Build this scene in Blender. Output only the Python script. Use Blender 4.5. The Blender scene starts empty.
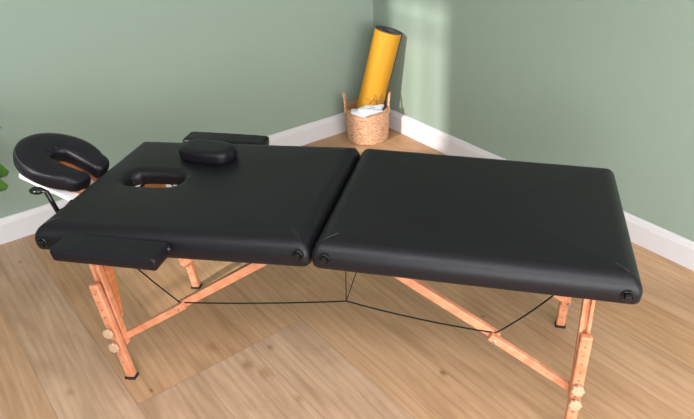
import bpy, bmesh, math, random
from mathutils import Vector, Matrix
random.seed(7)
PI = math.pi
SC = bpy.context.scene
COL = SC.collection

# ------------------------------------------------------------------ helpers
def V(*a): return Vector(a)

def link(o, parent=None):
    COL.objects.link(o)
    if parent: o.parent = parent
    return o

def obj(name, bm, mat, parent=None, smooth=35, bevel=0, loc=None):
    me = bpy.data.meshes.new(name)
    bmesh.ops.recalc_face_normals(bm, faces=bm.faces)
    bm.to_mesh(me); bm.free()
    for m in (mat if isinstance(mat, (list, tuple)) else [mat]): me.materials.append(m)
    if smooth:
        for p in me.polygons: p.use_smooth = True
        me.set_sharp_from_angle(angle=math.radians(smooth))
    o = bpy.data.objects.new(name, me)
    link(o, parent)
    if loc is not None: o.location = loc
    if bevel:
        b = o.modifiers.new('bevel', 'BEVEL'); b.width = bevel; b.segments = 2; b.limit_method = 'ANGLE'
        b.angle_limit = math.radians(40)
    return o

def tag(o, label, cat=None, group=None, kind=None):
    if label: o['label'] = label
    if cat: o['category'] = cat
    if group: o['group'] = group
    if kind: o['kind'] = kind
    return o

def thing(name, label, cat, loc=(0, 0, 0), group=None):
    o = bpy.data.objects.new(name, None); o.empty_display_size = .05
    link(o); o.location = loc
    return tag(o, label, cat, group)

def box(bm, lo, hi, M=None, mi=0):
    vs = [bm.verts.new((x, y, z)) for x in (lo[0], hi[0]) for y in (lo[1], hi[1]) for z in (lo[2], hi[2])]
    if M is not None:
        for v in vs: v.co = M @ v.co
    for f in ((0,1,3,2),(4,6,7,5),(0,4,5,1),(2,3,7,6),(0,2,6,4),(1,5,7,3)):
        fc = bm.faces.new([vs[i] for i in f]); fc.material_index = mi

def beam(bm, p0, p1, w, d, side=V(0,1,0)):
    """box along p0-p1; d is its size along 'side', w its size across"""
    p0, p1 = Vector(p0), Vector(p1)
    ax = (p1-p0); L = ax.length; ax.normalize()
    y = (side - ax*side.dot(ax)).normalized(); z = ax.cross(y)
    M = Matrix((ax, y, z)).transposed().to_4x4(); M.translation = p0
    box(bm, (0, -d/2, -w/2), (L, d/2, w/2), M)

def ring_strip(bm, rings, close=True, mi=0):
    for a, b in zip(rings[:-1], rings[1:]):
        n = len(a)
        for i in range(n if close else n-1):
            j = (i+1) % n
            f = bm.faces.new((a[i], a[j], b[j], b[i])); f.material_index = mi

def tube(bm, pts, r, seg=10, caps=True, mi=0):
    pts = [Vector(p) for p in pts]; n = len(pts); rings = []
    t0 = (pts[1]-pts[0]).normalized()
    up = V(0,0,1) if abs(t0.z) < .9 else V(1,0,0)
    nx = t0.cross(up).normalized()
    for i, p in enumerate(pts):
        t = (pts[min(i+1, n-1)]-pts[max(i-1, 0)]).normalized()
        nx = (nx - t*nx.dot(t)).normalized(); ny = t.cross(nx)
        rr = r[i] if isinstance(r, (list, tuple)) else r
        rings.append([bm.verts.new(p + nx*math.cos(a)*rr + ny*math.sin(a)*rr) for a in [2*PI*k/seg for k in range(seg)]])
    ring_strip(bm, rings, mi=mi)
    if caps:
        bm.faces.new(rings[0]).material_index = mi; bm.faces.new(rings[-1]).material_index = mi

def lathe(bm, prof, M=None, seg=24, mi=0):
    rings = []
    for r, z in prof:
        ring = [bm.verts.new((r*math.cos(2*PI*k/seg), r*math.sin(2*PI*k/seg), z)) for k in range(seg)]
        rings.append(ring)
    if M is not None:
        for rg in rings:
            for v in rg: v.co = M @ v.co
    ring_strip(bm, rings, mi=mi)
    bm.faces.new(rings[0]).material_index = mi; bm.faces.new(rings[-1]).material_index = mi

def dup(o, parent=None):
    c = o.copy(); COL.objects.link(c)
    if parent: c.parent = parent
    for ch in list(o.children): dup(ch, c)
    return c

# ------------------------------------------------------------------ materials
def mat(name, col, rough=.5, spec=.5, bump=0, bscale=40, bdetail=4, metal=0, vary=0, vscale=8, stretch=None, sheen=0):
    m = bpy.data.materials.new(name); m.use_nodes = True
    nt = m.node_tree; N = nt.nodes; Lk = nt.links; b = N['Principled BSDF']
    b.inputs['Base Color'].default_value = (*col, 1); b.inputs['Roughness'].default_value = rough
    b.inputs['Specular IOR Level'].default_value = spec; b.inputs['Metallic'].default_value = metal
    tc = N.new('ShaderNodeTexCoord'); mp = N.new('ShaderNodeMapping')
    Lk.new(tc.outputs['Object'], mp.inputs['Vector'])
    if stretch: mp.inputs['Scale'].default_value = stretch
    if vary:
        n = N.new('ShaderNodeTexNoise'); n.inputs['Scale'].default_value = vscale; n.inputs['Detail'].default_value = 5
        Lk.new(mp.outputs['Vector'], n.inputs['Vector'])
        r = N.new('ShaderNodeValToRGB')
        r.color_ramp.elements[0].position = .3; r.color_ramp.elements[1].position = .7
        r.color_ramp.elements[0].color = (*[c*(1-vary) for c in col], 1)
        r.color_ramp.elements[1].color = (*[min(1, c*(1+vary)) for c in col], 1)
        Lk.new(n.outputs['Fac'], r.inputs['Fac']); Lk.new(r.outputs['Color'], b.inputs['Base Color'])
    if bump:
        n = N.new('ShaderNodeTexNoise'); n.inputs['Scale'].default_value = bscale; n.inputs['Detail'].default_value = bdetail
        Lk.new(mp.outputs['Vector'], n.inputs['Vector'])
        bp = N.new('ShaderNodeBump'); bp.inputs['Strength'].default_value = bump; bp.inputs['Distance'].default_value = .01
        Lk.new(n.outputs['Fac'], bp.inputs['Height']); Lk.new(bp.outputs['Normal'], b.inputs['Normal'])
    if sheen: b.inputs['Sheen Weight'].default_value = sheen
    return m

def wood_mat(name, dark, light, rough, stretch, scale=6):
    m = bpy.data.materials.new(name); m.use_nodes = True
    nt = m.node_tree; N = nt.nodes; Lk = nt.links; b = N['Principled BSDF']
    tc = N.new('ShaderNodeTexCoord'); mp = N.new('ShaderNodeMapping'); mp.inputs['Scale'].default_value = stretch
    n = N.new('ShaderNodeTexNoise'); n.inputs['Scale'].default_value = scale; n.inputs['Detail'].default_value = 6
    n.inputs['Distortion'].default_value = .4
    r = N.new('ShaderNodeValToRGB')
    r.color_ramp.elements[0].position = .32; r.color_ramp.elements[1].position = .68
    r.color_ramp.elements[0].color = (*dark, 1); r.color_ramp.elements[1].color = (*light, 1)
    Lk.new(tc.outputs['Object'], mp.inputs['Vector']); Lk.new(mp.outputs['Vector'], n.inputs['Vector'])
    Lk.new(n.outputs['Fac'], r.inputs['Fac']); Lk.new(r.outputs['Color'], b.inputs['Base Color'])
    b.inputs['Roughness'].default_value = rough
    return m

M_WALL = mat('sage_paint', (.262, .326, .270), .75, .3, bump=.04, bscale=150)
M_TRIM = mat('white_trim_paint', (.62, .60, .62), .4, .4)
M_CEIL = mat('white_ceiling_paint', (.8, .8, .78), .9, .2)
M_VINYL = mat('black_vinyl', (.0062, .0056, .0080), .41, .29, bump=.10, bscale=260, bdetail=2)
M_VINYL2 = mat('black_vinyl_soft', (.0070, .0060, .0092), .42, .24, bump=.12, bscale=30, bdetail=3)
M_STITCH = mat('grey_stitching', (.07, .07, .08), .6)
M_PLAST = mat('black_plastic', (.005, .005, .006), .25, .4)
M_RUBBER = mat('black_rubber', (.010, .010, .010), .7)
M_BEECH = wood_mat('beech_wood', (.50, .18, .085), (.66, .28, .155), .38, (6, 6, 6), 5)
M_BEECHD = wood_mat('plywood_board', (.42, .135, .045), (.56, .20, .075), .4, (2, 2, 12), 5)
M_KNOB = mat('pale_wood_knob', (.47, .31, .20), .5, vary=.1)
M_STEEL = mat('bolt_steel', (.5, .52, .55), .3, metal=1)
M_WHITE = mat('white_plate', (.8, .79, .8), .35)
M_CABLE = mat('black_cord', (.006, .007, .006), .8, .2)
M_YEL = mat('yellow_foam', (.56, .258, .010), .55, .4, bump=.05, bscale=400)
M_GREY = mat('dark_grey_foam', (.05, .045, .05), .7)
M_INK = mat('dark_print', (.10, .055, .045), .6)
M_TOWEL = mat('white_towel', (.52, .53, .57), .9, .1, bump=.5, bscale=120, sheen=.3)
M_LEAF = mat('green_leaf', (.07, .22, .025), .4, .5, vary=.2, vscale=20)
M_STEM = mat('green_stem', (.10, .20, .04), .5)
M_POT = mat('dark_green_pot', (.035, .035, .02), .5)
M_SOIL = mat('soil', (.03, .02, .012), .9, bump=.6, bscale=90)

KNOTS = [(2.089, 1.319, .013, (.45, .36, .28)), (1.58, 1.862, .022, (.66, .56, .46)), (1.66, 1.83, .030, (.78, .70, .62)), (1.55, 1.745, .014, (.66, .56, .47)), (1.851, 1.800, .016, (.78, .72, .66)), (1.287, 2.43, .018, (.78, .72, .66)), (1.40, 1.921, .030, (.80, .72, .62)), (1.47, 2.197, .008, (.5, .42, .35)), (1.685, 1.019, .007, (.55, .47, .4)), (.25, 2.373, .010, (.55, .45, .36)), (1.96, .97, .010, (.62, .54, .45))]
def floor_mat():
    m = bpy.data.materials.new('oak_planks'); m.use_nodes = True
    nt = m.node_tree; N = nt.nodes; Lk = nt.links; b = N['Principled BSDF']
    at = N.new('ShaderNodeAttribute'); at.attribute_name = 'plank'       # r = tone, g = seed, b = greyness
    sp = N.new('ShaderNodeSeparateColor'); Lk.new(at.outputs['Color'], sp.inputs['Color'])
    tc = N.new('ShaderNodeTexCoord')
    off = N.new('ShaderNodeVectorMath'); off.operation = 'MULTIPLY_ADD'
    cb = N.new('ShaderNodeCombineXYZ')
    for i in range(3): Lk.new(sp.outputs[1], cb.inputs[i])
    Lk.new(cb.outputs[0], off.inputs[0]); off.inputs[1].default_value = (37, 11, 23); Lk.new(tc.outputs['Object'], off.inputs[2])
    def noise(scale, stretch, detail, dist=0, rough=.55):
        mp = N.new('ShaderNodeMapping'); mp.inputs['Scale'].default_value = stretch
        Lk.new(off.outputs[0], mp.inputs['Vector'])
        n = N.new('ShaderNodeTexNoise'); n.inputs['Scale'].default_value = scale; n.inputs['Detail'].default_value = detail
        n.inputs['Distortion'].default_value = dist; n.inputs['Roughness'].default_value = rough
        Lk.new(mp.outputs['Vector'], n.inputs['Vector']); return n
    def ramp(src, a, ca, c, cc):
        r = N.new('ShaderNodeValToRGB'); r.color_ramp.elements[0].position = a; r.color_ramp.elements[1].position = c
        r.color_ramp.elements[0].color = (*ca, 1); r.color_ramp.elements[1].color = (*cc, 1)
        Lk.new(src, r.inputs['Fac']); return r
    def mix(kind, fac, A, B):
        x = N.new('ShaderNodeMix'); x.data_type = 'RGBA'; x.blend_type = kind
        if isinstance(fac, float): x.inputs[0].default_value = fac
        else: Lk.new(fac, x.inputs[0])
        Lk.new(A, x.inputs[6]); Lk.new(B, x.inputs[7]); return x.outputs[2]
    tone = ramp(sp.outputs[0], 0, (.42, .238, .126), 1, (.54, .332, .190))
    grey = ramp(sp.outputs[0], 0, (.42, .275, .186), 1, (.53, .362, .255))
    base = mix('MIX', sp.outputs[2], tone.outputs[0], grey.outputs[0])
    fine = noise(95, (.04, 1, 1), 6)
    c1 = mix('MULTIPLY', .7, base, ramp(fine.outputs['Fac'], .3, (.80, .77, .73), .65, (1.05, 1.04, 1.03)).outputs[0])
    broad = noise(5.5, (.25, 1, 1), 7, 1.0, .62)
    c2 = mix('MULTIPLY', .7, c1, ramp(broad.outputs['Fac'], .34, (.74, .68, .62), .58, (1.08, 1.07, 1.05)).outputs[0])
    # cathedral grain
    wv = N.new('ShaderNodeTexWave'); wv.wave_type = 'BANDS'; wv.bands_direction = 'Y'
    wv.inputs['Scale'].default_value = 9; wv.inputs['Distortion'].default_value = 9; wv.inputs['Detail'].default_value = 2
    wv.inputs['Detail Scale'].default_value = .8
    mp = N.new('ShaderNodeMapping'); mp.inputs['Scale'].default_value = (.16, 1, 1); Lk.new(off.outputs[0], mp.inputs['Vector'])
    Lk.new(mp.outputs['Vector'], wv.inputs['Vector'])
    c3 = mix('MULTIPLY', .38, c2, ramp(wv.outputs['Fac'], .0, (.80, .74, .68), .5, (1.03, 1.03, 1.03)).outputs[0])
    # knots
    kn = noise(2.6, (.5, 1, 1), 1)
    c4 = mix('MULTIPLY', .8, c3, ramp(kn.outputs['Fac'], .19, (.30, .2, .13), .245, (1, 1, 1)).outputs[0])
    # single knots and stained spots with their own places on the boards
    for (kx, ky, kr, dk) in KNOTS:
        sb = N.new('ShaderNodeVectorMath'); sb.operation = 'SUBTRACT'; sb.inputs[1].default_value = (kx, -ky, 0); Lk.new(tc.outputs['Object'], sb.inputs[0])
        ml = N.new('ShaderNodeVectorMath'); ml.operation = 'MULTIPLY'; ml.inputs[1].default_value = (.55/kr, 1/kr, 1); Lk.new(sb.outputs[0], ml.inputs[0])
        nz = N.new('ShaderNodeTexNoise'); nz.inputs['Scale'].default_value = 2.5; Lk.new(ml.outputs[0], nz.inputs['Vector'])
        ad = N.new('ShaderNodeVectorMath'); ad.operation = 'MULTIPLY_ADD'; Lk.new(nz.outputs['Color'], ad.inputs[0]); ad.inputs[1].default_value = (1.5, 1.5, 0); Lk.new(ml.outputs[0], ad.inputs[2])
        s2 = N.new('ShaderNodeVectorMath'); s2.operation = 'SUBTRACT'; Lk.new(ad.outputs[0], s2.inputs[0]); s2.inputs[1].default_value = (.75, .75, 0)
        ln = N.new('ShaderNodeVectorMath'); ln.operation = 'LENGTH'; Lk.new(s2.outputs[0], ln.inputs[0])
        c4 = mix('MULTIPLY', 1.0, c4, ramp(ln.outputs['Value'], .2, dk, 1.3, (1, 1, 1)).outputs[0])
    Lk.new(c4, b.inputs['Base Color'])
    b.inputs['Roughness'].default_value = .5; b.inputs['Specular IOR Level'].default_value = .35
    bp = N.new('ShaderNodeBump'); bp.inputs['Strength'].default_value = .08; bp.inputs['Distance'].default_value = .004
    Lk.new(fine.outputs['Fac'], bp.inputs['Height']); Lk.new(bp.outputs['Normal'], b.inputs['Normal'])
    return m
M_FLOOR = floor_mat()

def basket_mat():
    m = bpy.data.materials.new('woven_seagrass'); m.use_nodes = True
    nt = m.node_tree; N = nt.nodes; Lk = nt.links; b = N['Principled BSDF']
    tc = N.new('ShaderNodeTexCoord')
    n = N.new('ShaderNodeTexNoise'); n.inputs['Scale'].default_value = 55; n.inputs['Detail'].default_value = 5
    mp = N.new('ShaderNodeMapping'); mp.inputs['Scale'].default_value = (1, 1, 3.2)
    Lk.new(tc.outputs['Object'], mp.inputs['Vector']); Lk.new(mp.outputs[0], n.inputs['Vector'])
    r = N.new('ShaderNodeValToRGB')
    r.color_ramp.elements[0].position = .33; r.color_ramp.elements[1].position = .66
    r.color_ramp.elements[0].color = (.42, .20, .10, 1); r.color_ramp.elements[1].color = (.80, .47, .29, 1)
    Lk.new(n.outputs['Fac'], r.inputs['Fac']); Lk.new(r.outputs['Color'], b.inputs['Base Color'])
    b.inputs['Roughness'].default_value = .75
    bp = N.new('ShaderNodeBump'); bp.inputs['Strength'].default_value = .6; bp.inputs['Distance'].default_value = .01
    Lk.new(n.outputs['Fac'], bp.inputs['Height']); Lk.new(bp.outputs['Normal'], b.inputs['Normal'])
    return m
M_BASKET = basket_mat()

# ------------------------------------------------------------------ room frame
CO = V(.56605, 2.65388, 0)
A_ROOM = -math.radians(40.43)
DR = V(math.cos(A_ROOM), math.sin(A_ROOM), 0)       # along the right wall, away from the corner
DL = V(DR.y, -DR.x, 0)                              # along the left wall, away from the corner
RM = Matrix.Translation(CO) @ Matrix.Rotation(A_ROOM, 4, 'Z')     # local (s, -t, z)
def room(o):
    o.matrix_world = RM; return o
def W(s, t, z): return CO + DR*s + DL*t + V(0, 0, z)
HR = 2.75; TW = 4.0; SX = 6.2

def structure(name, bm, m, bevel=0, smooth=0):
    o = room(obj(name, bm, m, None, smooth, bevel)); o['kind'] = 'structure'; return o

def rot_floor():
    bm = bmesh.new(); cl = bm.loops.layers.float_color.new('plank')
    R = Matrix.Translation((1.5, -2.1, 0)) @ Matrix.Rotation(math.radians(1.5), 4, 'Z') @ Matrix.Translation((-1.5, 2.1, 0))
    rnd = random.Random(21)
    wpl = .234; Lp = 2.2; g = .0007
    rows = range(-3, 20)
    for k in rows:
        t0 = 2.262 + (k-9)*wpl; t1 = t0 + wpl
        ph = {6: 1.5, 7: 1.5, 8: 1.5, 9: -.2, 5: .9, 4: .8, 3: .7, 2: .9, 1: .6, 0: 1.0, 10: -.3, 11: .1}.get(k, rnd.uniform(0, Lp))
        x = ph - Lp*4
        while x < SX+1:
            tone = rnd.uniform(.35, .75); gr = .45*rnd.random(); sd = rnd.random()
            if k in (6, 7, 8) and abs(x-1.5) < .01: gr = .75; tone = .66
            if k in (6, 7, 8) and abs(x+Lp-1.5) < .01: gr = .1; tone = {6: .62, 7: .45, 8: .55}[k]
            if k == 9: gr, tone = .85, .60
            if k >= 10: gr, tone = .35, .45
            a, c = x+g, x+Lp-g
            q = [R @ p for p in (V(a, -t0-g, 0), V(a, -t1+g, 0), V(c, -t1+g, 0), V(c, -t0-g, 0))]
            f = bm.faces.new([bm.verts.new(p) for p in q])
            for l in f.loops: l[cl] = (tone, sd, gr, 1)
            x += Lp
    # trim the boards at the walls
    for pco, pno in ((V(-.1, 0, 0), V(-1, 0, 0)), (V(SX, 0, 0), V(1, 0, 0)), (V(0, .1, 0), V(0, 1, 0)), (V(0, -TW-.1, 0), V(0, -1, 0))):
        bmesh.ops.bisect_plane(bm, geom=bm.verts[:]+bm.edges[:]+bm.faces[:], plane_co=pco, plane_no=pno, clear_outer=True)
    bm.faces.ensure_lookup_table()
    box(bm, (-.1, -TW-.1, -.12), (SX, .1, -.0015), None, 1)
    return bm
M_GAP = mat('dark_joint', (.24, .14, .08), .8)
fl = structure('floor', rot_floor(), [M_FLOOR, M_GAP])

bm = bmesh.new(); box(bm, (0, 0, 0), (SX, .1, HR)); structure('wall_right', bm, M_WALL)
bm = bmesh.new(); box(bm, (-.1, -TW-.1, 0), (0, .1, HR)); structure('wall_left', bm, M_WALL)
# wall opposite the right wall, with a tall window near the left corner and an unseen wide one added for fill
WZ0, WZ1 = .85, 2.70; SK = .20*TW; WS0, WS1 = .185+SK, .715+SK
B0, B1, BZ0, BZ1 = 4.3, 6.1, .5, 2.3
bm = bmesh.new()
def wseg(s0, s1, z0, z1): box(bm, (s0, -TW-.1, z0), (s1, -TW, z1))
wseg(0, WS0, 0, HR); wseg(WS1, B0, 0, HR); wseg(WS0, WS1, 0, WZ0); wseg(WS0, WS1, WZ1, HR)
wseg(B0, B1, 0, BZ0); wseg(B0, B1, BZ1, HR); wseg(B1, SX, 0, HR)
structure('wall_rear', bm, M_WALL)
bm = bmesh.new(); box(bm, (-.1, -TW-.1, HR), (SX, .1, HR+.1)); structure('ceiling', bm, M_CEIL)
# window frame with glazing bars
bm = bmesh.new()
for s in (WS0, WS1): box(bm, (s-.02, -TW-.08, WZ0), (s+.02, -TW-.03, WZ1))
for s in (.32+SK, .548+SK): box(bm, (s-.009, -TW-.07, WZ0), (s+.009, -TW-.04, WZ1))
for z in (WZ0, WZ1-.04, 2.462): box(bm, (WS0, -TW-.07, z), (WS1, -TW-.04, z+.020))
structure('window_1', bm, M_TRIM)
bm = bmesh.new()
for s in (B0, (B0*2+B1)/3, (B0+2*B1)/3, B1-.05): box(bm, (s, -TW-.08, BZ0), (s+.05, -TW-.03, BZ1))
for z in (BZ0, BZ1-.05): box(bm, (B0, -TW-.08, z), (B1, -TW-.03, z+.05))
structure('added_window', bm, M_TRIM)  # unseen window, added to bring fill in from the rear

# baseboards: flat board with a moulded top
HB = .1325; TB = .018
prof = [(0, 0), (TB, 0), (TB, HB-.030), (TB-.003, HB-.026), (TB-.003, HB-.020), (TB-.007, HB-.012), (TB-.009, HB-.003), (TB-.012, HB), (0, HB)]
def baseboard(name, axis, L):
    bm = bmesh.new(); rings = []
    for e in (0, L):
        rings.append([bm.verts.new((e, -p, z)) if axis == 's' else bm.verts.new((p, -e, z)) for p, z in prof])
    ring_strip(bm, rings); bm.faces.new(rings[0]); bm.faces.new(rings[1])
    structure(name, bm, M_TRIM, smooth=30)
baseboard('baseboard_right', 's', SX)
baseboard('baseboard_left', 't', TW)

# ------------------------------------------------------------------ massage table
X0, X1, XM = -.015, 1.868, .923
WD = .716; TH = .086
table = thing('massage_table', 'black vinyl folding massage table on adjustable orange beech wood legs', 'massage table', (.9, WD/2, 0))
TL = Vector(table.location)
def tpart(name, bm, m, parent=table, **k):
    """part in world coordinates, parented to the table (or to a part of it)"""
    base = TL if parent is not None else V(0, 0, 0)
    bmesh.ops.translate(bm, verts=bm.verts, vec=-base)
    return obj(name, bm, m, parent, **k)

def rrect(a0, a1, b0, b1, r, n=48, nc=8):
    """rounded rectangle, counted clockwise, equal point count whatever the size"""
    r = max(r, .006); pts = []
    cs = [(a1-r, b1-r, 0), (a0+r, b1-r, 90), (a0+r, b0+r, 180), (a1-r, b0+r, 270)]
    for i, (cx, cy, a) in enumerate(cs):
        for k in range(nc+1):
            t = math.radians(a + 90*k/nc); pts.append((cx+r*math.cos(t), cy+r*math.sin(t)))
        nx, ny, na = cs[(i+1) % 4]
        e = (nx+r*math.cos(math.radians(na)), ny+r*math.sin(math.radians(na))); s = pts[-1]
        for k in range(1, n): pts.append((s[0]+(e[0]-s[0])*k/n, s[1]+(e[1]-s[1])*k/n))
    return pts

def edge_profile(rt=.054, th=TH, ht=.054, rb=.012):
    P = []
    for k in range(9):                                  # rounded shoulder
        a = PI/2*k/8; P.append((rt*(1-math.sin(a)), -ht*(1-math.cos(a))))
    P[0] = (rt, 0)
    P += [(.001, -ht-(th-ht-rb)*.5), (.003, -(th-rb)), (.006, -(th-rb*.4)), (rb+.002, -th)]
    if th > .08: P += [(.030, -th), (.030, -.056)]
    return P

def cushion(a0, a1, b0, b1, ztop, rc, hole=None, **kw):
    bm = bmesh.new(); P = edge_profile(**kw)
    rings = []
    for ins, dz in P:
        pts = rrect(a0+ins, a1-ins, b0+ins, b1-ins, rc-ins*.55)
        rings.append([bm.verts.new((x, y, ztop+dz)) for x, y in pts])
    th = -P[-1][1]
    if hole:
        hx, hy, ha, hb = hole
        top = [(v.co.x, v.co.y) for v in rings[0]]
        def hp(x, y, g):
            t = math.atan2((y-hy)/ (hb+.0), (x-hx)/(ha+.0)); e = .60
            c, s = math.cos(t), math.sin(t)
            w = 1 + .018*math.sin(9*t)*(g < .0) + .012*math.sin(17*t+1)*(g < .0)
            return (hx+math.copysign(abs(c)**e, c)*(ha+g)*w, hy+math.copysign(abs(s)**e, s)*(hb+g)*w)
        hr = []
        for g, dz in [(.035, 0), (.022, -.0015), (.012, -.006), (.004, -.013), (-.001, -.023), (-.003, -.035), (-.002, -.05), (0, -th)]:
            hr.append([bm.verts.new((*hp(x, y, g), ztop+dz)) for x, y in top])
        ring_strip(bm, [rings[0], hr[0]]); ring_strip(bm, hr); ring_strip(bm, [hr[-1], rings[-1]])
    else:
        cx, cy = (a0+a1)/2, (b0+b1)/2
        for rg, dz in ((rings[0], 0), (rings[-1], -th)):
            c = bm.verts.new((cx, cy, ztop+dz)); n = len(rg)
            for i in range(n): bm.faces.new((rg[i], rg[(i+1) % n], c))
    ring_strip(bm, rings)
    return bm

ZL, ZM, ZR = .6915, .7245, .7030
def tilt(bm, xa, za, xb, zb, ztop=0):
    k = (zb-za)/(xb-xa)
    for v in bm.verts: v.co.z += za + (v.co.x-xa)*k
HOLE = (.230, .372, .108, .052)
def ztl(x): return ZL + (x-X0)*(ZM-ZL)/(XM-X0)
def ztr(x): return ZM + (x-XM)*(ZR-ZM)/(X1-XM)
bm = cushion(X0, XM-.0005, 0, WD, 0, .024, HOLE, rb=.006); tilt(bm, X0, ZL, XM, ZM)
pl = tpart('padded_top', bm, M_VINYL, smooth=50); pl['label'] = 'padded top half with face hole'
bm = cushion(XM+.0005, X1, 0, WD, 0, .024, rb=.006); tilt(bm, XM, ZM, X1, ZR)
pr = tpart('padded_top', bm, M_VINYL, smooth=50); pr['label'] = 'padded top half without hole'
# diagonal seams at the corners
def seam(x, y, sx, sy, zf, parent):
    bm = bmesh.new(); pts = []
    for k in range(11):
        u = k/10; ins = .078*(1-u)
        # follow the shoulder profile
        rt, ht = .054, .054
        if ins >= rt: dz = 0
        else:
            s = 1-ins/rt; dz = -ht*(1-math.sqrt(max(0, 1-s*s)))
        cut = .0105*min(1, (1-ins/.06)*1.6)
        xx = x+sx*(ins+cut*.98); yy = y+sy*(ins+cut*.98)
        pts.append((xx, yy, zf(xx)+dz+.0020))
    tube(bm, pts[:9], .0006, 5)
    return tpart('corner_seam', bm, M_STITCH, parent)
for x, s in ((X0, 1), (XM, -1)):
    seam(x, 0, s, 1, ztl, pl); seam(x, WD, s, -1, ztl, pl)
for x, s in ((XM, 1), (X1, -1)):
    seam(x, 0, s, 1, ztr, pr); seam(x, WD, s, -1, ztr, pr)
# accessory sockets on the long sides
def socket(x, y, z, sgn, parent):
    bm = bmesh.new()
    M = Matrix.Translation((x, y, z)) @ Matrix.Rotation(sgn*PI/2, 4, 'X')
    lathe(bm, [(.0175, -.004), (.0175, .004), (.0155, .006), (.0135, .0055), (.0128, .001), (.0112, .001), (.0105, .010), (.0080, .0150), (.003, .016), (.0005, .016)], M, 24)
    return tpart('accessory_socket', bm, M_PLAST, parent, smooth=50)
for y, sg in ((0.0, 1), (WD, -1)):
    socket(.026, y, .641, sg, pl); socket(.889, y, .684, sg, pl)
    socket(.970, y, .680, sg, pr); socket(1.825, y, .652, sg, pr)

# legs ---------------------------------------------------------------
def leg(side, y0, yin, top, ext, foot, up_end, nk=(.214, .148)):
    """side: -1 left end / +1 right end; y0 outer extension plane, yin: direction towards the middle (+1/-1)"""
    yu = y0 + yin*.031
    bm = bmesh.new()
    # two rails with a groove between them
    beam(bm, (top[0]-.0115, yu, top[1]), (up_end[0]-.0115, yu, up_end[1]), .0110, .024)
    beam(bm, (top[0]+.0115, yu, top[1]), (up_end[0]+.0115, yu, up_end[1]), .0110, .024)
    beam(bm, (top[0], yu+yin*.005, top[1]), (up_end[0], yu+yin*.005, up_end[1]), .014, .014)
    L = tpart('leg', bm, M_BEECH, bevel=.002)
    bm = bmesh.new()
    e0 = V(ext[0], y0, ext[1]); e1 = V(foot[0], y0, .009)
    beam(bm, e0, e1, .036, .026)
    E = tpart('leg_extension', bm, M_BEECH, L, bevel=.006)
    def on(z):
        t = (ext[1]-z)/(ext[1]-foot[1]); return ext[0]+(foot[0]-ext[0])*t
    bm = bmesh.new()
    beam(bm, (on(.011), y0, .011), (foot[0], y0, 0.0), .042, .031)
    tpart('rubber_foot', bm, M_RUBBER, L, bevel=.002)
    bm = bmesh.new()
    for k in range(11):
        z = ext[1]-.035-k*.034
        if z < .05 or min(abs(z-q) for q in nk) < .012: continue
        for s in (1, -1):
            M = Matrix.Translation((on(z), y0-yin*.0142*s, z)) @ Matrix.Rotation(PI/2, 4, 'X')
            lathe(bm, [(.0001, -.0004), (.0036, -.0004), (.0036, .0004), (.0001, .0004)], M, 12)
    tpart('adjustment_hole', bm, M_GAP, L)['kind'] = 'stuff'
    for z in nk:
        bm = bmesh.new(); n = 48; yk = y0-yin*.014
        M = Matrix.Translation((on(z), yk, z)) @ Matrix.Rotation(PI/2*yin, 4, 'X')
        rings = []
        for r, h in [(.008, 0), (.008, .008), (.017, .008), (.0195, .011), (.0195, .018), (.017, .021), (.002, .0215)]:
            rings.append([bm.verts.new(M @ V((r*(1+(.09*math.cos(8*a) if r > .01 else 0)))*math.cos(a), (r*(1+(.09*math.cos(8*a) if r > .01 else 0)))*math.sin(a), h)) for a in [2*PI*k/n for k in range(n)]])
        ring_strip(bm, rings); bm.faces.new(rings[0]); bm.faces.new(rings[-1])
        tpart('locking_knob', bm, M_KNOB, L, smooth=40)
    bm = bmesh.new()
    for yy in (yu+yin*.018,):
        M = Matrix.Translation((up_end[0]+side*.010, yy, up_end[1]+.012)) @ Matrix.Rotation(-PI/2*yin, 4, 'X')
        lathe(bm, [(.006, -.004), (.006, .001), (.004, .003), (.0005, .003)], M, 14)
    tpart('bolt', bm, M_STEEL, L, smooth=40)
    return L
YN, YF = .0795, .6365
for y, e in ((YN, 1), (YF, -1)):
    leg(-1, y, e, (.092, .607), (.104, .425), (.155, 0), (.139, .141), (.229, .166))
    leg(1, y, e, (1.746, .618), (1.750, .431), (1.738, 0), (1.744, .135), (.232, .170))

# arched end boards between the legs
def arch(x, ztop, dx, name='end_board'):
    bm = bmesh.new(); y0, y1 = .127, WD-.127; n = 40
    outer = []
    for k in range(n+1):
        u = k/n; y = y0+(y1-y0)*u
        d = min(u, 1-u)*(y1-y0)
        # arch: board reaches far down beside the legs and curves up to the middle
        e_ = min(1, d/.045); z = .25 + .20*e_*e_*(3-2*e_) + .05*min(1, d/.12)
        outer.append((y, z))
    for xs in (0,):
        T = [[bm.verts.new((x+s*.008+dx*(ztop-z)/.36, y, z)) for y, z in outer] for s in (-1, 1)]
        U = [[bm.verts.new((x+s*.008, y, ztop)) for y, z in outer] for s in (-1, 1)]
        for i in range(n):
            bm.faces.new((T[0][i], T[0][i+1], U[0][i+1], U[0][i])); bm.faces.new((T[1][i+1], T[1][i], U[1][i], U[1][i+1]))
            bm.faces.new((T[0][i+1], T[0][i], T[1][i], T[1][i+1])); bm.faces.new((U[0][i], U[0][i+1], U[1][i+1], U[1][i]))
        bm.faces.new((T[0][0], U[0][0], U[1][0], T[1][0])); bm.faces.new((T[0][-1], T[1][-1], U[1][-1], U[0][-1]))
    tpart(name, bm, M_BEECHD, smooth=30)
arch(.110, .606, .030); arch(1.748, .618, .0)

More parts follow.
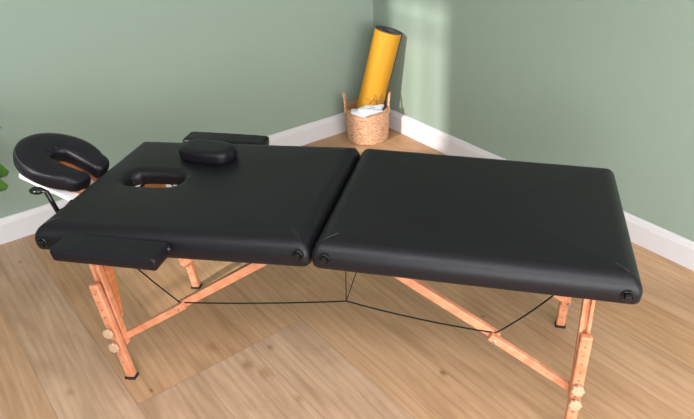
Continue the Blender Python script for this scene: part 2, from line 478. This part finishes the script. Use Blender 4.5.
# folding braces
def brace(y, leg_p, knee, top, side):
    bm = bmesh.new(); leg_p, knee, top = [V(p[0], y, p[1]) for p in (leg_p, knee, top)]
    d = (knee-leg_p).normalized()
    beam(bm, leg_p, knee+d*.020, .026, .020)
    b = tpart('brace', bm, M_BEECH, bevel=.002)
    bm = bmesh.new(); d2 = (top-knee).normalized(); sg = 1 if y < WD/2 else -1
    beam(bm, knee-d2*.012+V(0, sg*.0205, 0), top+V(0, sg*.0205, 0), .030, .020)
    tpart('brace_arm', bm, M_BEECH, b, bevel=.002)
    bm = bmesh.new()
    for p in (knee,):
        M = Matrix.Translation(p+V(0, -sg*.011, -.004)) @ Matrix.Rotation(PI/2*sg, 4, 'X')
        lathe(bm, [(.005, -.001), (.005, .001), (.003, .0025), (.0005, .0025)], M, 14)
    tpart('bolt', bm, M_STEEL, b, smooth=40)
YB = .125
for y in (YB, WD-YB):
    brace(y, (.135, .158), (.386, .325), (.800, .603), -1)
    brace(y, (1.736, .170), (1.480, .340), (1.060, .612), 1)

# cables
for y, sg in ((YB, 1), (WD-YB, -1)):
    bm = bmesh.new(); yc = y + sg*.010
    K = [V(.125, yc, .598), V(.382, yc, .337), V(.990, yc, .421), V(1.481, yc, .356), V(1.705, yc, .605)]
    pts = [K[0]]
    for a, c, sag in ((0, 1, .008), (1, 2, .006), (2, 3, .010), (3, 4, .014)):
        for k in range(1, 9):
            u = k/8; pts.append(K[a].lerp(K[c], u)-V(0, 0, sag*4*u*(1-u)))
    tube(bm, pts, .0026, 7)
    c = tpart('support_cable', bm, M_CABLE)
    bm = bmesh.new()
    tube(bm, [(.990, yc, .421), (.999, yc, .655)], .0016, 6)
    tube(bm, [(.990, yc, .421), (1.066, yc, .655)], .0016, 6)
    tpart('cable_stay', bm, M_CABLE, c)
# underside frame rails (seen from lower positions)
for y in (.045, WD-.045):
    for xa, xb, zf in ((X0+.05, XM-.02, ztl), (XM+.02, X1-.05, ztr)):
        bm = bmesh.new(); beam(bm, (xa, y, zf(xa)-.068), (xb, y, zf(xb)-.068), .024, .018)
        tpart('frame_rail', bm, M_BEECH)

# ------------------------------------------------------------------ armrests
def armrest(label, y0, y1, xa, xb, zt, rc=.010):
    t = thing('armrest', label, 'armrest', ((xa+xb)/2, (y0+y1)/2, zt-.048), 'side armrests of the massage table')
    L = Vector(t.location); bm = cushion(xa, xb, y0, y1, zt, rc, rt=.012, th=.048, ht=.012, rb=.008)
    bmesh.ops.translate(bm, verts=bm.verts, vec=-L); obj('armrest_cushion', bm, M_VINYL2, t, smooth=50)
    out = y0 if y0 < 0 else y1; s = -1 if y0 < 0 else 1
    # gathered welts along the outer shoulder
    for k in range(4):
        bm = bmesh.new(); pts = []
        for i in range(25):
            u = i/24; x = xa+.018+(xb-xa-.036)*u
            a = .35 + k*.36
            pts.append((x, out - s*.012*(1-math.sin(a)) + s*.0004, zt-.012*(1-math.cos(a))+.0004*math.sin(i*1.3+k)))
        tube(bm, pts, [.0010+.0010*math.sin(PI*i/24) for i in range(25)], 5)
        bmesh.ops.translate(bm, verts=bm.verts, vec=-L); obj('welt', bm, M_VINYL2, t)
    bm = bmesh.new()
    inn = y1 if y0 < 0 else y0
    lathe(bm, [(.011, 0), (.011, .004), (.009, .006), (.006, .006), (.005, .009), (.0005, .009)],
          Matrix.Translation((xb, inn+s*.016, zt-.018)) @ Matrix.Rotation(PI/2, 4, 'Y'), 20)
    bmesh.ops.translate(bm, verts=bm.verts, vec=-L); obj('mounting_knob', bm, M_PLAST, t, smooth=50)
    return t
armrest('black padded armrest on the near long side of the massage table', -.103, -.0030, .131, .483, .693)
armrest('black padded armrest on the far long side of the massage table, towards the walls', WD+.0035, WD+.092, .162, .512, .692)

# ------------------------------------------------------------------ face hole plug lying on the table
t = thing('face_hole_cushion', 'small rounded black cushion lying on the massage table beside the face hole', 'cushion', (.362, .553, ztl(.362)+.0008))
bm = bmesh.new(); n = 64; rings = []
def plug(a, rx, ry): 
    c, s = math.cos(a), math.sin(a); e = .64
    return math.copysign(abs(c)**e, c)*rx, math.copysign(abs(s)**e, s)*ry
for ins, z in [(.060, .0), (.006, .0), (.002, .003), (.0, .010), (.0, .02), (.0, .030), (.001, .036), (.004, .0415), (.009, .0455), (.018, .048), (.032, .049), (.060, .0495)]:
    ring = []
    for k in range(n):
        a = 2*PI*k/n; x, y = plug(a, .112-ins, .066-ins if ins < .06 else .012)
        # one side flatter (towards +y), slightly D-shaped
        ring.append(bm.verts.new((x, y*(.92 if y > 0 else 1.0), z)))
    rings.append(ring)
ring_strip(bm, rings); bm.faces.new(rings[0]); bm.faces.new(rings[-1])
obj('cushion_body', bm, M_VINYL2, t, smooth=60)
bm = bmesh.new()
tube(bm, [(.1108, -.006, .004), (.1122, -.006, .02), (.1112, -.006, .036), (.1030, -.006, .0457)], .0006, 5)
obj('side_seam', bm, M_STITCH, t)
t.rotation_euler = (0, -math.atan((ZM-ZL)/(XM-X0)), math.radians(-11))

# ------------------------------------------------------------------ face cradle
cr = thing('face_cradle', 'black horseshoe face cradle on a white plate at the left end of the massage table', 'face cradle', (-.167, .416, .749))
cr.rotation_euler = (0, math.radians(20), math.radians(-5))
def horseshoe(z_prof, g_out=0., g_in=0., n=56, caps=True):
    """rings across the horseshoe; z_prof: list of (u 0 inner..1 outer, z)"""
    bm = bmesh.new(); rings = []
    def lane(t):
        a = math.radians(50 + (310-50)*t)
        O = V((.165+g_out)*math.cos(a), (.142+g_out)*math.sin(a), 0)
        # inner slot: straight arms and a round end
        S = .135+.048
        x0, xr = .134, .010; hw = .034-g_in
        La = x0-xr; Lt = 2*La+PI*hw; d = Lt*t
        if d < La: I = V(x0-d, hw*(.62+.38*math.sin(PI/2*d/La)), 0)
        elif d < La+PI*hw:
            b = (d-La)/hw; I = V(xr-hw*math.sin(b), hw*math.cos(b), 0)
        else: I = V(xr+(d-La-PI*hw), -hw*(.62+.38*math.cos(PI/2*(d-La-PI*hw)/La)), 0)
        return I, O
    ts = [i/n for i in range(n+1)]
    def ring(I, O, sc=1., shift=V(0, 0, 0), zc=-.034):
        M_ = (I+O)/2; out = []
        for u, z in z_prof:
            p = I.lerp(O, u); p = M_+(p-M_)*sc+shift
            out.append(bm.verts.new((p.x, p.y, zc+(z-zc)*(sc if caps else 1))))
        return out
    I0, O0 = lane(0); I1, O1 = lane(1)
    e0 = V(1, .10, 0).normalized(); e1 = V(1, -.10, 0).normalized(); R = .036
    caplist = []
    for k in range(6):
        a = PI/2*(1-k/6)
        caplist.append((.25+.75*math.cos(a*.93), R*math.sin(a)))
    for s, h in caplist: rings.append(ring(I0, O0, s, e0*h))
    for t_ in ts: rings.append(ring(*lane(t_)))
    for s, h in reversed(caplist): rings.append(ring(I1, O1, s, e1*h))
    ring_strip(bm, rings)
    bm.faces.new(rings[0]); bm.faces.new(rings[-1])
    return bm
sec = []
m_ = 28
for k in range(m_):
    a = 2*PI*k/m_; c, s = math.cos(a), math.sin(a)
    sec.append((.5+.5*math.copysign(abs(c)**.55, c), -.034+.034*math.copysign(abs(s)**.55, s)))
obj('cradle_cushion', horseshoe(sec), M_VINYL2, cr, smooth=60)
# stitched seam round the outside
bm = bmesh.new(); pts = []
for k in range(80):
    a = math.radians(52+256*k/79); pts.append(((.1588*math.cos(a)), .1362*math.sin(a), -.0085))
tube(bm, pts, .0010, 5); obj('seam', bm, M_STITCH, cr)
# gathers in the crease around the inner slot
bm = bmesh.new()
for k in range(9):
    a = math.radians(70+220*k/8); c, s = math.cos(a), math.sin(a)
    p0 = V(.010+.037*c, .037*s, -.024); p1 = V(.010+.049*c, .049*s, -.004); p2 = V(.010+.082*c, .072*s, .0002)
    tube(bm, [p0, p1, p2], [.0022, .0022, .0004], 6)
obj('gathers', bm, M_VINYL2, cr, smooth=60)
flat = [(.08, -.077), (.68, -.077), (.68, -.069), (.08, -.069)]
obj('plywood_ring', horseshoe(flat, -.006, .008, caps=False), M_BEECHD, cr, smooth=30)
bm = bmesh.new(); pts = rrect(-.085, .150, -.116, .108, .012, n=6)
rings = [[bm.verts.new((x, y, z)) for x, y in pts] for z in (-.091, -.0775)]
ring_strip(bm, rings); bm.faces.new(rings[0]); bm.faces.new(rings[1])
obj('base_plate', bm, M_WHITE, cr, smooth=30, bevel=.002)
# rods, lever (world coordinates)
cr_w = Matrix.Translation(cr.location) @ cr.rotation_euler.to_matrix().to_4x4()
inv = cr_w.inverted()
def cpart(name, bm, m, **k):
    bm.transform(inv); return obj(name, bm, m, cr, **k)
for y in (.335, .485):
    bm = bmesh.new(); tube(bm, [(-.12, y, .655), (-.07, y, .640), (X0-.001, y, .640)], .009, 12); cpart('mounting_rod', bm, M_BEECH, smooth=50)
bm = bmesh.new()
tube(bm, [(-.125, .205, .706), (-.100, .202, .712), (-.084, .20, .708), (-.062, .20, .632), (-.055, .235, .622), (-.055, .275, .632)], .0085, 10)
cl = cpart('clamp_lever', bm, M_PLAST, smooth=50)
bm = bmesh.new()
lathe(bm, [(.003, -.012), (.011, -.010), (.0165, -.002), (.0185, .008), (.0175, .024), (.012, .034), (.002, .040)],
      Matrix.Translation((-.112, .203, .708)) @ Matrix.Rotation(-PI/2, 4, 'Y') @ Matrix.Scale(.72, 4, (1, 0, 0)), 16)
bm.transform(inv); obj('lever_grip', bm, M_PLAST, cl, smooth=50)

# ------------------------------------------------------------------ basket
BS, BT = .1935, .221
bc = W(BS, BT, 0)
bk = thing('basket', 'round woven natural fibre basket with two looped handles in the room corner', 'basket', bc)
AX = math.atan2(.19101, .98132)        # handle axis
def brad(z): return .130 + .008*math.sin(min(1, z/.21)*PI*.75)
bm = bmesh.new(); seg = 96; rings = []
HZ = .218
coils = 13; pts = []
for i in range(coils*6+1):
    z = HZ*i/(coils*6); w = .0028*abs(math.sin(PI*i/6))
    rings.append((brad(z)+w, z+.0005))
rin = [(brad(z)-.006-.0015*abs(math.sin(PI*i/3)), z) for i, z in [(i, HZ-(HZ-.008)*i/30) for i in range(31)]]
allp = rings + [(brad(HZ)-.004, HZ+.004)] + rin
R_ = []
rnd = random.Random(4)
for j, (r, z) in enumerate(allp):
    row = []
    for k in range(seg):
        a = 2*PI*k/seg
        n_ = .0013*math.sin(24*a+(j//6)*PI) + .0008*math.sin(48*a+j)
        wav = .004*math.sin(3*a+.5)*(z/HZ)**3
        row.append(bm.verts.new(((r+n_)*math.cos(a), (r+n_)*math.sin(a), z+wav)))
    R_.append(row)
ring_strip(bm, R_); bm.faces.new(R_[0]); bm.faces.new(R_[-1])
obj('basket_body', bm, M_BASKET, bk, smooth=60)
for sg in (1, -1):
    bm = bmesh.new(); r0 = brad(HZ)+.004
    for strand in (0, 1):
        pts = []
        for k in range(29):
            u = k/28; a = PI*u
            w = .036*math.cos(a)
            h = HZ-.03+.118*math.sin(a)**.75
            tw = u*PI*9+strand*PI
            pts.append(V(sg*(r0-.001+.009*math.sin(a)**2+.0032*math.cos(tw)), w+.0032*math.sin(tw)*math.cos(a), h+.0032*math.sin(tw)*math.sin(a)))
        tube(bm, pts, .0062, 8)
    h = obj('basket_handle', bm, M_BASKET, bk, smooth=60); h.rotation_euler = (0, 0, AX)

# ------------------------------------------------------------------ rolled mat
P0 = bc + V(.9816, .1911, 0)*-.030 + V(0, 0, .030); P1 = W(.2755, .0945, .7067)
ax = (P1-P0).normalized(); Lm = (P1-P0).length
mt = thing('yoga_mat', 'rolled yellow exercise mat standing in the woven basket, leaning on the wall', 'exercise mat', P0)
side = ax.cross(V(-.2031, .9792, 0)).normalized()      # to the right in the picture
fwd = side.cross(ax)
if side.dot(V(.97, .235, 0)) < 0: side = -side
fr = ax.cross(side)
if fr.dot(V(.1794, -.8651, .4685)) < 0: fr = -fr            # fr points to the camera side
mt.matrix_world = Matrix.Translation(P0) @ Matrix((side, fr, ax)).transposed().to_4x4() if side.cross(fr).dot(ax) > 0 else Matrix.Translation(P0) @ Matrix((fr, side, ax)).transposed().to_4x4()
RH = side.cross(fr).dot(ax) > 0
def MP(x, y, z): return (x, y, z) if RH else (y, x, z)    # x right, y to camera
RMAT = .0905
def spiral(off, turns=4.6):
    out = []; n = int(turns*44)
    for i in range(n+1):
        u = i/n; a = u*turns*2*PI
        r = RMAT - .0088*a/(2*PI) - off
        th = -.12 - a                       # loose end on the right, winding through the back
        out.append((r*math.cos(th), -r*math.sin(th)*-1, a))
    return out
bm = bmesh.new()
so, si = spiral(0), spiral(.0072)
A = [[bm.verts.new(MP(x, y, z)) for x, y, _ in so] for z in (0, Lm)]
B = [[bm.verts.new(MP(x, y, z)) for x, y, _ in si] for z in (0, Lm)]
n = len(so)
for i in range(n-1):
    f = bm.faces.new((A[0][i], A[0][i+1], A[1][i+1], A[1][i])); f.material_index = 0
    f = bm.faces.new((B[0][i+1], B[0][i], B[1][i], B[1][i+1])); f.material_index = 1
    for e in (0, 1):
        f = bm.faces.new((A[e][i], A[e][i+1], B[e][i+1], B[e][i])); f.material_index = 1
for i in (0, n-1):
    f = bm.faces.new((A[0][i], A[1][i], B[1][i], B[0][i])); f.material_index = 1
obj('mat_roll', bm, [M_YEL, M_GREY], mt, smooth=40)
# printed lotus line and vertical lettering on the lower front
def onmat(deg, z, lift=.0006):
    a = math.radians(deg); r = RMAT+lift-.0088*(0)   # deg: 0 = facing camera, + to the right
    thx = math.sin(a); thy = math.cos(a)
    # radius shrinks along the winding
    th = math.atan2(thy, thx); aw = (-.12-(-th)) % (2*PI) if False else 0
    return thx, thy
def rad_at(x, y):
    th = math.atan2(y, x)                      # position angle with y to camera
    # spiral uses y = r*sin(th') with th' = -.12 - a  ->  a = -.12 - th'
    a = (-.12-th) % (2*PI)
    return RMAT-.0088*a/(2*PI)
def mpt(deg, z):
    x, y = math.sin(math.radians(deg)), math.cos(math.radians(deg))
    r = rad_at(x, y)+.0006
    return MP(x*r, y*r, z)
def stroke(bm, pl, r=.0014):
    pl = [(d*1.12-2, zb+(z_-zb)*1.55-.012) if z_ < zb+.05 else (d, z_+.012) for d, z_ in pl]
    pts = []
    for (d0, z0), (d1, z1) in zip(pl[:-1], pl[1:]):
        for k in range(5): pts.append(mpt(d0+(d1-d0)*k/5, z0+(z1-z0)*k/5))
    pts.append(mpt(*pl[-1])); tube(bm, pts, r, 5)
bm = bmesh.new(); zb = .262
stroke(bm, [(-22, zb+.000), (-18, zb+.014), (-8, zb+.004), (-6, zb-.006), (4, zb+.014), (6, zb+.034), (14, zb+.026), (22, zb+.008), (30, zb+.022), (34, zb+.040), (44, zb+.026), (50, zb+.010), (54, zb+.000)])
stroke(bm, [(-12, zb-.012), (0, zb-.002), (8, zb+.018), (20, zb+.000), (32, zb+.028), (42, zb+.006)])
stroke(bm, [(8, zb-.012), (16, zb+.012), (24, zb-.008), (36, zb+.014), (46, zb-.008)])
obj('printed_emblem', bm, M_INK, mt)
bm = bmesh.new(); z = zb+.030
for k in range(7):
    z0 = zb+.052+k*.0115
    stroke(bm, [(55, z0), (63, z0), (63, z0+.006), (55, z0+.006)] if k % 2 else [(55, z0+.006), (59, z0), (63, z0+.006)], .0008)
obj('printed_lettering', bm, M_INK, mt)

# ------------------------------------------------------------------ towel draped over the front of the basket
tw = thing('folded_towel', 'folded white cloth tucked into the front of the woven basket', 'towel', bc)
fwdh = V(.2031, -.9792, 0); rth = V(.9792, .2031, 0)
def layer(x0, x1, d0, d1, z, th, tip, skew, seedv):
    """slab draped: x across, d depth towards camera; drops over the rim"""
    bm = bmesh.new(); nx, nd = 18, 14; rn = random.Random(seedv)
    ph = rn.uniform(0, 6)
    top = []; bot = []
    for i in range(nx+1):
        u = i/nx; rt, rb = [], []
        for j in range(nd+1):
            v = j/nd; x = x0+(x1-x0)*u + skew*v
            d = d0+(d1-d0)*v*(1-.62*abs(u-tip)**.9)
            drop = max(0, d-.143)*1.0
            zz = z - drop*1.3 + .0025*math.sin(7*u+ph+3*v)+.0012*math.sin(15*u+5*v+ph)
            e = min(1, min(u, 1-u, v, 1-v)*9); hh = th*(.25+.75*math.sqrt(e))
            p = rth*x + fwdh*d
            rt.append(bm.verts.new((p.x, p.y, zz+hh*.5))); rb.append(bm.verts.new((p.x, p.y, zz-hh*.5)))
        top.append(rt); bot.append(rb)
    for i in range(nx):
        for j in range(nd):
            bm.faces.new((top[i][j], top[i+1][j], top[i+1][j+1], top[i][j+1])); bm.faces.new((bot[i][j], bot[i][j+1], bot[i+1][j+1], bot[i+1][j]))
    for j in range(nd):
        bm.faces.new((top[0][j], top[0][j+1], bot[0][j+1], bot[0][j])); bm.faces.new((top[nx][j], bot[nx][j], bot[nx][j+1], top[nx][j+1]))
    for i in range(nx):
        bm.faces.new((top[i][0], bot[i][0], bot[i+1][0], top[i+1][0])); bm.faces.new((top[i][nd], top[i+1][nd], bot[i+1][nd], bot[i][nd]))
    return bm
obj('towel_fold', layer(-.100, .100, .098, .166, .236, .012, .42, .0, 1), M_TOWEL, tw, smooth=60)
obj('towel_fold', layer(-.045, .112, .098, .156, .2490, .011, .25, -.016, 2), M_TOWEL, tw, smooth=60)
obj('towel_fold', layer(-.010, .114, .098, .145, .2610, .009, .25, -.016, 3), M_TOWEL, tw, smooth=60)

# ------------------------------------------------------------------ potted plant at the left edge
PP = W(.20, 2.66, 0)
pp = thing('potted_plant', 'green leafy potted plant at the left edge by the wall', 'plant', PP)
bm = bmesh.new(); lathe(bm, [(.09, .0), (.10, .01), (.125, .20), (.13, .21), (.13, .225), (.118, .225), (.112, .19), (.001, .185)], None, 40)
obj('pot', bm, M_POT, pp, smooth=40)
bm = bmesh.new(); lathe(bm, [(.001, .17), (.111, .175), (.111, .188), (.06, .196), (.001, .198)], None, 30); obj('soil', bm, M_SOIL, pp)
def leaf(tip_dir, ln, wd, z0, el):
    """stem from the pot and a blade with a midrib fold and lobed edge"""
    d = tip_dir.normalized(); base = V(0, 0, .19); mid = d*(ln*.35)+V(0, 0, z0)
    bm = bmesh.new(); tube(bm, [base, base.lerp(mid, .5)+V(0, 0, .03), mid], [.004, .0035, .002], 7)
    obj('stem', bm, M_STEM, pp, smooth=60)
    bm = bmesh.new(); sdv = (d.cross(V(0, 0, 1)).normalized()*.55+V(0, 0, .83)).normalized(); n = 16; rows = []
    for i in range(n+1):
        u = i/n; c = mid + d*(ln*u) + V(0, 0, el*u - .22*ln*u*u)
        w = wd*(math.sin(PI*min(1, u**.75))**.4) + .0008
        row = []
        for k in range(7):
            q = (k-3)/3; row.append(bm.verts.new(c+sdv*(w*q)+V(0, 0, w*.22*abs(q)-w*.12*q*q)))
        rows.append(row)
    ring_strip(bm, rows, close=False)
    o = obj('leaf', bm, M_LEAF, pp, smooth=60)
    s = o.modifiers.new('thickness', 'SOLIDIFY'); s.thickness = .0012
for ang, ln, z0, el in [(-70, .13, .46, .05), (-95, .17, .40, .04), (80, .16, .52, .06), (50, .13, .60, .05), (-40, .15, .58, .05), (180, .05, .5, .06)]:
    a = math.radians(ang); leaf(DR*math.cos(a)-DL*math.sin(a), ln, .045, z0, el)
for T, wd_ in ((V(-.704, .712, .527), .11), (V(-.720, .700, .458), .10), (V(-.680, .723, .737), .05)):
    h = V(T.x-PP.x, T.y-PP.y, 0); ln = h.length/1.35
    leaf(h, ln, wd_, T.z-.03+.22*ln*ln, .03)

# ------------------------------------------------------------------ light
wd = bpy.data.worlds.new('daylight'); SC.world = wd; wd.use_nodes = True
bg = wd.node_tree.nodes['Background']; bg.inputs['Color'].default_value = (.93, .97, 1, 1); bg.inputs['Strength'].default_value = 2.0

def area(name, c, to, sx, sy, power, col=(1, 1, 1)):
    l = bpy.data.lights.new(name, 'AREA'); l.shape = 'RECTANGLE'; l.size = sx; l.size_y = sy; l.energy = power; l.color = col
    o = bpy.data.objects.new(name, l); link(o); o.location = c
    o.rotation_euler = (Vector(to)-Vector(c)).to_track_quat('-Z', 'Z').to_euler(); return o
# fill lamp placed outside the added rear window
area('rear_window_fill', W((B0+B1)/2, TW+.12, 1.5), W((B0+B1)/2-.6, 0, .9), 1.8, 1.7, 125, (.97, .98, 1))
# added fill lamp; this end is left open to let light in
area('open_side_fill', W(SX+.2, 2.0, 1.5), W(0, 1.8, .8), 3.6, 2.2, 160, (.97, .98, 1))

# added overhead fill without a fixture, for the highlight along the pad shoulders
area('added_highlight_fill', V(1.2, -1.55, HR-.064), V(1.2, -1.55, 0), 2.9, .6, 62, (.90, .93, 1))
sun = bpy.data.lights.new('sun', 'SUN'); sun.energy = 4.2; sun.angle = math.radians(2.0); sun.color = (1, .97, .92)
so_ = bpy.data.objects.new('sun', sun); link(so_)
sd = (-DL) - DR*.20 + V(0, 0, -.43)
so_.rotation_euler = sd.to_track_quat('-Z', 'Z').to_euler(); so_.location = W(.9, 6, 3.2)

# ------------------------------------------------------------------ camera
cam = bpy.data.cameras.new('camera'); co = bpy.data.objects.new('camera', cam); link(co)
r = V(.98131607, .19100851, -.0231198); u = V(-.0694846, .46388009, .88316882); f = V(-.17941758, .86506128, -.46848513)
m = Matrix((r, u, -f)).transposed().to_4x4(); m.translation = V(1.46972582, -1.53030099, 1.78135230)
co.matrix_world = m
cam.sensor_width = 36; cam.lens = 655.832/694*36; cam.shift_x = -35.988/694; cam.shift_y = -28.327/694; cam.clip_start = .05
SC.camera = co
SC.view_settings.view_transform = 'Standard'; SC.view_settings.look = 'None'; SC.view_settings.gamma = 1
SC.view_settings.exposure = .16; SC.view_settings.use_curve_mapping = False
